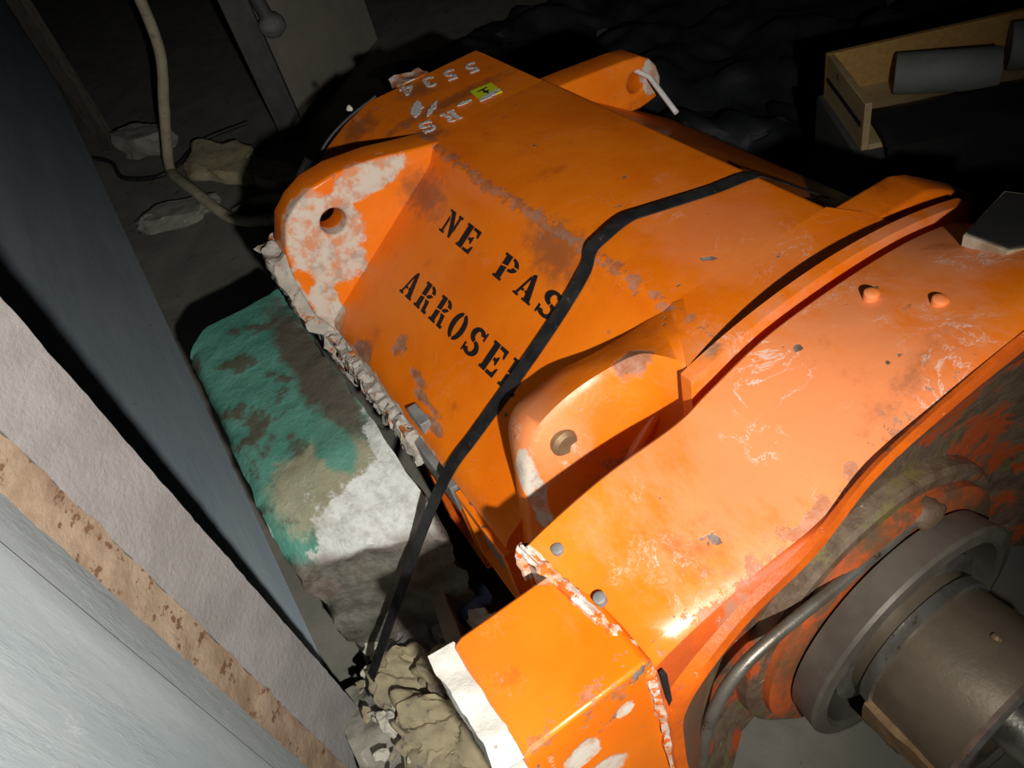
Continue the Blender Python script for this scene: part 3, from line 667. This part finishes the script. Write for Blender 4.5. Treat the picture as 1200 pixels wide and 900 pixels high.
# ------------------------------------------------------------------ strap round the motor
sp = catmull([(-1.14, 1.30, -1.145), (-1.155, 1.13, -1.012), (-1.165, 1.09, -.992), (-1.185, 1.00, -.990), (-1.225, .86, -.984), (-1.232, .80, -.978), (-1.222, .73, -.982), (-1.215, .69, -.990), (-1.212, .665, -1.028), (-1.208, .60, -1.080), (-1.206, .50, -1.150), (-1.208, .40, -1.218), (-1.212, .30, -1.287), (-1.216, .22, -1.343), (-1.225, .13, -1.45), (-1.235, 0, -1.63), (-1.25, -.12, -1.81), (-1.262, -.24, -1.99)], 5)
v, f = ribbon_vf(sp, lambda t: .037 - .010 * max(0, t - .6), (1, .08, .0), .003)
o = mesh('steel_strap', v, f, STRAP, origin=(-1.25, 0, FZ), smooth=40)
prop(o, 'black steel strap slung over the orange motor and hanging to the rubble', 'strap')
o = None
# white rod in the far ear
v, f = tube_vf([(-2.02, 1.405, -1.085), (-1.93, 1.415, -1.10), (-1.80, 1.402, -1.172)], .0085, 10)
prop(mesh('white_rod', v, f, WHITE, origin=(-1.9, 1.41, -1.1), smooth=60), 'thin white rod stuck through the hole of the orange far ear', 'rod')

# ------------------------------------------------------------------ green concrete plinth
def gshape(p, a, b, c):
    q = p.copy()
    # near end breaks down into a ragged slope, far-left corner rounded
    e = max(0, (a - .80) / .20)
    q.z -= e * e * .10 * c + (.05 * e * abs(b - .45) * 2) * c
    q.x += (.16 * (b - .25)) * e
    if a < .10 and b < .25: q.x += (1 - a / .10) * (1 - b / .25) * .09
    q.z -= .02 * (1 - min(1, b / .06)) * c
    return q
v, f = rough_box((-2.44, -.212, FZ), (-1.39, .150, -1.45), 60, 22, 26, lambda a, b, c: .006 + .014 * max(0, (a - .75) / .25) + .010 * (b > .93) + .006 * (b < .03), 8, 3, gshape)
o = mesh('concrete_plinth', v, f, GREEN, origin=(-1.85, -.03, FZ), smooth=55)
prop(o, 'green painted concrete plinth with a broken white end beside the motor', 'plinth')

# ------------------------------------------------------------------ rubble between plinth and nose block
def mound():
    nx, ny = 60, 40; v, f = [], []
    for i in range(nx + 1):
        for j in range(ny + 1):
            x = -1.36 + .63 * i / nx; y = -.34 + .54 * j / ny
            h = .20 * math.exp(-((x + 1.0) / .45) ** 2) + .05 * mnoise.fractal(Vector((x * 6, y * 6, 2)), 1, 2, 5)
            v.append((x, y, FZ + .02 + max(-.015, h)))
    for i in range(nx):
        for j in range(ny):
            a_ = i * (ny + 1) + j; f.append((a_, a_ + ny + 1, a_ + ny + 2, a_ + 1))
    return v, f
v, f = mound(); o = mesh('rubble_dust', v, f, STONEG, origin=(-1.1, -.05, FZ), smooth=60); prop(o, 'grey dust and grit heaped under the rubble flakes', 'rubble', kind='stuff')
def mound_h(x, y): return FZ + .02 + .20 * math.exp(-((x + 1.0) / .45) ** 2)

chunks = [
 ('ochre_slab', FLAKE, (-.96, -.10), (.17, .10, .040), .5, (.15, .10), 'large ochre slab of fallen paint crust nearest the orange nose block', 'slab'),
 ('ochre_slab', FLAKE, (-1.10, .02), (.13, .09, .030), 1.1, (-.1, .2), 'ochre crust slab lying just up from the nose block plaster flank', 'slab'),
 ('ochre_slab', FLAKE, (-.90, -.19), (.12, .08, .035), 2.0, (.2, -.1), 'ochre crust slab at the bottom edge of the picture beside the grey column', 'slab'),
 ('ochre_slab', FLAKE, (-1.20, -.12), (.12, .08, .024), .7, (.1, .25), 'ochre crust slab with a grey top lying under the black strap', 'slab'),
 ('grey_slab', FLAKEG, (-1.33, -.03), (.15, .10, .030), .2, (.1, -.12), 'broad slate grey slab below the broken end of the green plinth', 'slab'),
 ('grey_slab', FLAKEG, (-1.20, .09), (.09, .05, .022), 1.2, (-.2, .2), 'small slate grey slab leaning by the dark covers of the motor', 'slab'),
 ('plaster_lump', FLAKEW, (-1.18, .13), (.060, .045, .035), .5, (.1, .1), 'pale plaster lump between the black strap and the motor side', 'plaster lump'),
 ('plaster_lump', FLAKEW, (-1.30, -.19), (.045, .030, .020), .9, (0, .2), 'white plaster lump beside the foot of the column shadow', 'plaster lump'),
 ('plaster_lump', FLAKEW, (-1.12, -.22), (.035, .022, .020), .1, (.2, 0), 'thin white plaster lump close to the hanging end of the strap', 'plaster lump'),
 ('plaster_lump', FLAKEW, (-1.40, -.14), (.06, .035, .015), 1.6, (.2, 0), 'flat white plaster lump under the left corner of the plinth end', 'plaster lump'),
]
for k, (nm, mt, xy, sz, rot, tilt, lab, cat) in enumerate(chunks):
    c_ = (xy[0], xy[1], mound_h(*xy) + sz[2] * .55 + .035)
    v, f = rock_vf(c_, sz, k + 2, rot, tilt, 5, .5, True)
    v = [p + Vector((0, 0, 1)) * (.016 * mnoise.fractal(p * 14 + Vector((k, 0, 0)), 1, 2, 4) - .012 * max(0, 1 - abs(mnoise.noise(p * 11 + Vector((0, k, 0)))) * 9)) for p in v]
    prop(mesh(nm, v, f, mt, origin=(xy[0], xy[1], c_[2] - sz[2]), smooth=32), lab, cat)
# many small flakes, nothing tells them apart
base = None; placed = 0
for k in range(95):
    x = rnd.uniform(-1.34, -.76); y = rnd.uniform(-.27, .16)
    if x > -.80 and y > -.06: continue
    if base is None or k % 12 == 0:
        v, f = rock_vf((0, 0, 0), (.028, .018, .007), 40 + k, 0, (0, 0), 2, .5, True)
        base = mesh('rubble_flake', [Vector(p) for p in v], f, (FLAKE, FLAKEW, FLAKEG, FLAKE)[(k // 12) % 4], origin=(0, 0, 0)); ob = base
    else:
        ob = base.copy(); COL.objects.link(ob)
    s_ = rnd.uniform(.35, .95); ob.scale = (s_, s_ * rnd.uniform(.6, 1.2), s_); ob.rotation_euler = (rnd.uniform(-.5, .5), rnd.uniform(-.5, .5), rnd.uniform(0, 6.28))
    ob.location = W((x, y, mound_h(x, y) + .035 + rnd.uniform(0, .035)))
    prop(ob, 'small loose flake of crust among the rubble beside the motor', 'flake', 'small rubble flakes beside the motor')
def stick(name, a_, b_, w_, t_, mat, lab, cat):
    d = (Vector(b_) - Vector(a_)); v, f = ribbon_vf([Vector(a_) + d * i / 12 for i in range(13)], lambda t: w_ * (1 + .12 * mnoise.noise(Vector((t * 6, w_ * 90, 0)))), (1, .6, 0.1), t_)
    prop(mesh(name, v, f, mat, origin=a_, bevel=.002), lab, cat)
stick('board_offcut', (-1.42, .085, -1.83), (-1.12, .02, -1.93), .05, .016, BROWNP, 'narrow brown board offcut lying behind the black strap', 'board')
stick('board_offcut', (-1.10, .165, -1.93), (-.97, .06, -1.90), .035, .014, BROWNP, 'short brown board offcut poking out by the orange nose block', 'board')
def cloth_vf(c, sx, sy, h, fr, seed, n=24):
    v, f = [], []
    for s_ in (0, 1):
        for i in range(n + 1):
            for j in range(n + 1):
                x = (i / n - .5) * sx; y = (j / n - .5) * sy
                e = 1 + .15 * mnoise.noise(Vector((i * .3, j * .3, seed)))
                z = h * mnoise.fractal(Vector((x * fr, y * fr, seed)), 1, 2, 3) - .006 * s_ * (1 if h < .1 else 3)
                v.append((c[0] + x * e, c[1] + y * e, c[2] + z))
    m_ = (n + 1) ** 2
    for i in range(n):
        for j in range(n):
            a_ = i * (n + 1) + j; f.append((a_, a_ + n + 1, a_ + n + 2, a_ + 1)); f.append((m_ + a_, m_ + a_ + 1, m_ + a_ + n + 2, m_ + a_ + n + 1))
    for i in range(n):
        for q in (i, n * (n + 1) + i): f.append((q, q + 1, m_ + q + 1, m_ + q))
        for q in (i * (n + 1), i * (n + 1) + n): f.append((q, q + n + 1, m_ + q + n + 1, m_ + q))
    return v, f
v, f = cloth_vf((-1.31, .135, -1.95), .13, .10, .05, 9, 3); prop(mesh('blue_rag', v, f, BLUECLOTH, origin=(-1.31, .135, -2.0), smooth=60), 'crumpled blue rag between the plinth end and the strap', 'rag')
v, f = cloth_vf((-1.10, .175, -1.93), .09, .06, .04, 11, 8); prop(mesh('blue_rag', v, f, BLUECLOTH, origin=(-1.10, .175, -2.0), smooth=60), 'blue rag scrap in the dark gap under the motor side', 'rag')

# ------------------------------------------------------------------ far left: cable, stones, post, panel, timber
cp = catmull([(-5.52, .45, -.75), (-5.5, .45, -1.12), (-5.47, .40, -1.42), (-5.44, .27, -1.68), (-5.50, .14, -1.98), (-5.56, .10, -2.12), (-5.36, .10, -2.09), (-5.0, .15, -2.08), (-4.60, .24, -2.15), (-4.38, .40, -2.16), (-4.30, .60, -2.16), (-4.28, .8, -2.16)], 7)
v, f = tube_vf(cp, .034, 12, .08); prop(mesh('sleeved_cable', v, f, CABLE, origin=(-5.4, .2, FZ), smooth=60), 'thick beige sleeved cable hanging down onto the stones at the back', 'cable')
cp = catmull([(-4.30, .72, -2.17), (-4.5, .62, -2.165), (-4.66, .42, -2.165), (-4.62, .28, -2.15)], 7)
v, f = tube_vf(cp, .03, 12, .08); prop(mesh('cable_offcut', v, f, CABLE, origin=(-4.5, .5, FZ), smooth=60), 'short curved length of beige cable looping behind the orange flange', 'cable')
cp = catmull([(-6.55, -.32, -2.17), (-6.3, -.22, -2.17), (-5.95, -.20, -2.17), (-5.7, .0, -2.17), (-5.75, .18, -2.17), (-5.95, .40, -2.17), (-5.9, .75, -2.17)], 7)
v, f = tube_vf(cp, .016, 8); prop(mesh('black_wire', v, f, BLACKRUB, origin=(-5.6, .2, FZ), smooth=60), 'thin black wire running over the pale stones at the back', 'wire')
stones = [((-5.33, .40, -2.12), (.36, .18, .07), .3, STONE, 'largest ochre stone block lying under the hanging beige cable'),
          ((-5.0, -.02, -2.15), (.24, .12, .05), 1.2, STONEG, 'flat grey stone just in front of the ochre stone block'),
          ((-4.86, .62, -2.14), (.26, .10, .06), .5, STONE, 'yellowish stone strip between the cable loop and the orange flange'),
          ((-6.25, .06, -2.10), (.22, .14, .10), .9, STONEG, 'grey stone at the foot of the leaning timber')]
for k, (c_, sz, rot, mt, lab) in enumerate(stones):
    v, f = rock_vf(c_, sz, 60 + k, rot, (.05, .05), 4, .4, True); prop(mesh('rubble_stone', v, f, mt, origin=(c_[0], c_[1], FZ), smooth=35), lab, 'stone')
# dark post with pipe fitting and brown panel
v, f = loft([[(x, y, z) for x, y in ((-5.40, .86), (-5.36, .84), (-5.30, 1.0), (-5.345, 1.02))] for z in (FZ, -1.0)])
prop(mesh('steel_post', v, f, POSTM, origin=(-5.35, .93, FZ), bevel=.006), 'narrow dark steel post at the left edge of the brown panel', 'post')
pf = empty('pipe_fitting', (-5.30, 1.06, -1.47), 'grimy round pipe fitting fixed beside the dark post', 'fitting')
v, f = tube_vf(catmull([(-5.30, 1.05, -1.05), (-5.29, 1.05, -1.25), (-5.26, 1.06, -1.40)], 5), .045, 14, .1); mesh('pipe', v, f, POSTM, pf, smooth=60)
v, f = rock_vf((-5.25, 1.07, -1.46), (.085, .085, .075), 4, sub=3, rug=.12); mesh('union_nut', v, f, FLAKEG, pf, smooth=50)
v, f = loft([[(x, y, z) for x, y in ((-5.46, 1.03), (-6.40, 2.06), (-6.46, 2.03), (-5.50, .98))] for z in (FZ, -.9)])
prop(mesh('brown_panel', v, f, PANELB, origin=(-5.9, 1.5, FZ), bevel=.006), 'tall dusty brown panel standing behind the orange motor end', 'panel')
v, f = loft([[(x, y, z) for x, y in ((-6.72 - k, -.26), (-6.6 - k, -.16), (-6.63 - k, -.10), (-6.76 - k, -.21))] for z, k in ((FZ, 0), (-.9, .35))])
prop(mesh('leaning_timber', v, f, WOODOLD, origin=(-6.7, -.15, FZ), bevel=.008), 'old brown timber leaning upright beyond the blue-grey steel plate', 'timber')

# ------------------------------------------------------------------ far right: wooden crate and rolls on a stand
CO = Vector((-2.08, 2.35, -1.45))
e1 = (Vector((-1.72, 2.29, -1.45)) - CO); e1.z = 0; e1n = e1.normalized()      # near end wall, runs toward the camera side
e2 = (Vector((-1.72, 2.96, -1.45)) - CO); e2.z = 0; e2n = e2.normalized()
e1n = Vector((e2n.y, -e2n.x, 0))
ZT, ZB = -1.45, -1.63
crate = empty('wooden_crate', (-1.8, 2.6, ZB), 'open-sided pine crate with grey rolls, standing in the dark beyond the motor', 'crate')
def cbox(a0, a1, b0, b1, z0, z1):
    P4 = [CO + e1n * a + e2n * b for a, b in ((a0, b0), (a1, b0), (a1, b1), (a0, b1))]
    return loft([[(p.x, p.y, z) for p in P4] for z in (z0, z1)])
v, f = cbox(-.025, 0, 0, 1.1, ZB, ZT); mesh('long_side', v, f, WOOD, crate, bevel=.003)
v, f = cbox(0, .42, 0, .025, ZB, ZT); en = mesh('end_board', v, f, WOODEND, crate, bevel=.003)
v, f = cbox(.02, .40, -.004, 0, ZB + .085, ZB + .10); mesh('dark_slot', v, f, BLACK, en)
v, f = cbox(0, .42, 1.075, 1.1, ZB, ZT); mesh('end_board', v, f, WOODEND, crate, bevel=.003)
v, f = cbox(0, .42, .025, 1.075, ZB, ZB + .02); mesh('bottom', v, f, WOODEND, crate)
v, f = cbox(-.05, .48, -.02, 1.15, FZ, ZB); o = mesh('dark_bench', v, f, SOOT, origin=CO + Vector((.2, .4, FZ - CO.z)), bevel=.01); prop(o, 'dark bench block under the wooden crate', 'bench')
for k, (b0, ln, r, aa, lab) in enumerate(((.22, .34, .075, .16, 'grey roll lying nearest the end board of the wooden crate'), (.62, .42, .085, .2, 'larger grey-green roll lying deeper in the wooden crate'))):
    p0 = CO + e2n * b0 + e1n * .10 + Vector((0, 0, ZB + .022 + r - CO.z)); p1 = p0 + (e2n * .93 + e1n * .37).normalized() * ln
    d = (p1 - p0).normalized()
    v, f = tube_vf([p0, p0 + d * .004, p1 - d * .004, p1], lambda t: r * (.96 if t in (0, 1) else 1), 28)
    prop(mesh('grey_roll', v, f, CARD, origin=p0 - Vector((0, 0, r)), smooth=40), lab, 'roll')
def shade_drape():  # sheet added to blacken the crate front in place of shade
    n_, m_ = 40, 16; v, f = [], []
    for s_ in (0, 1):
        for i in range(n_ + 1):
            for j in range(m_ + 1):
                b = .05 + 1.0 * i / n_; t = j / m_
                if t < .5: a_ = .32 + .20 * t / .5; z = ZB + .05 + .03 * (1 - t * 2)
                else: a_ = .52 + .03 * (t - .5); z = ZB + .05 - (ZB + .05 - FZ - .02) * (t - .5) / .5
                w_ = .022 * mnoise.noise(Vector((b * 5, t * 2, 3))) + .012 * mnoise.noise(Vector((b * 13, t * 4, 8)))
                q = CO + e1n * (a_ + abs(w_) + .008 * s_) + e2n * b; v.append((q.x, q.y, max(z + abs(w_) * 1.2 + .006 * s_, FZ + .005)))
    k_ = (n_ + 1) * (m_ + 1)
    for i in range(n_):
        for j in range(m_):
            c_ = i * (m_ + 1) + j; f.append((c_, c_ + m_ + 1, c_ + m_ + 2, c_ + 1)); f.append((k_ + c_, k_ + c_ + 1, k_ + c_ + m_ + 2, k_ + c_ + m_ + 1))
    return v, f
v, f = shade_drape(); prop(mesh('shade_sheet', v, f, BLACK, origin=CO + e1n * .5 + e2n * .5 + Vector((0, 0, FZ - CO.z)), smooth=60), 'added black sheet over the near side of the wooden crate, standing in for shade', 'sheet')
v, f = cloth_vf((-4.0, 2.95, -2.10), 3.0, 2.6, .16, 2.2, 5, 60); prop(mesh('shade_tarpaulin', v, f, SHADE_TARP, origin=(-3.7, 3.75, FZ), smooth=60), 'dark crumpled tarpaulin far beyond the motor, widened to stand in for floor shadow', 'tarpaulin')  # spread beyond the real folds, standing in for the motor's shadow on the floor
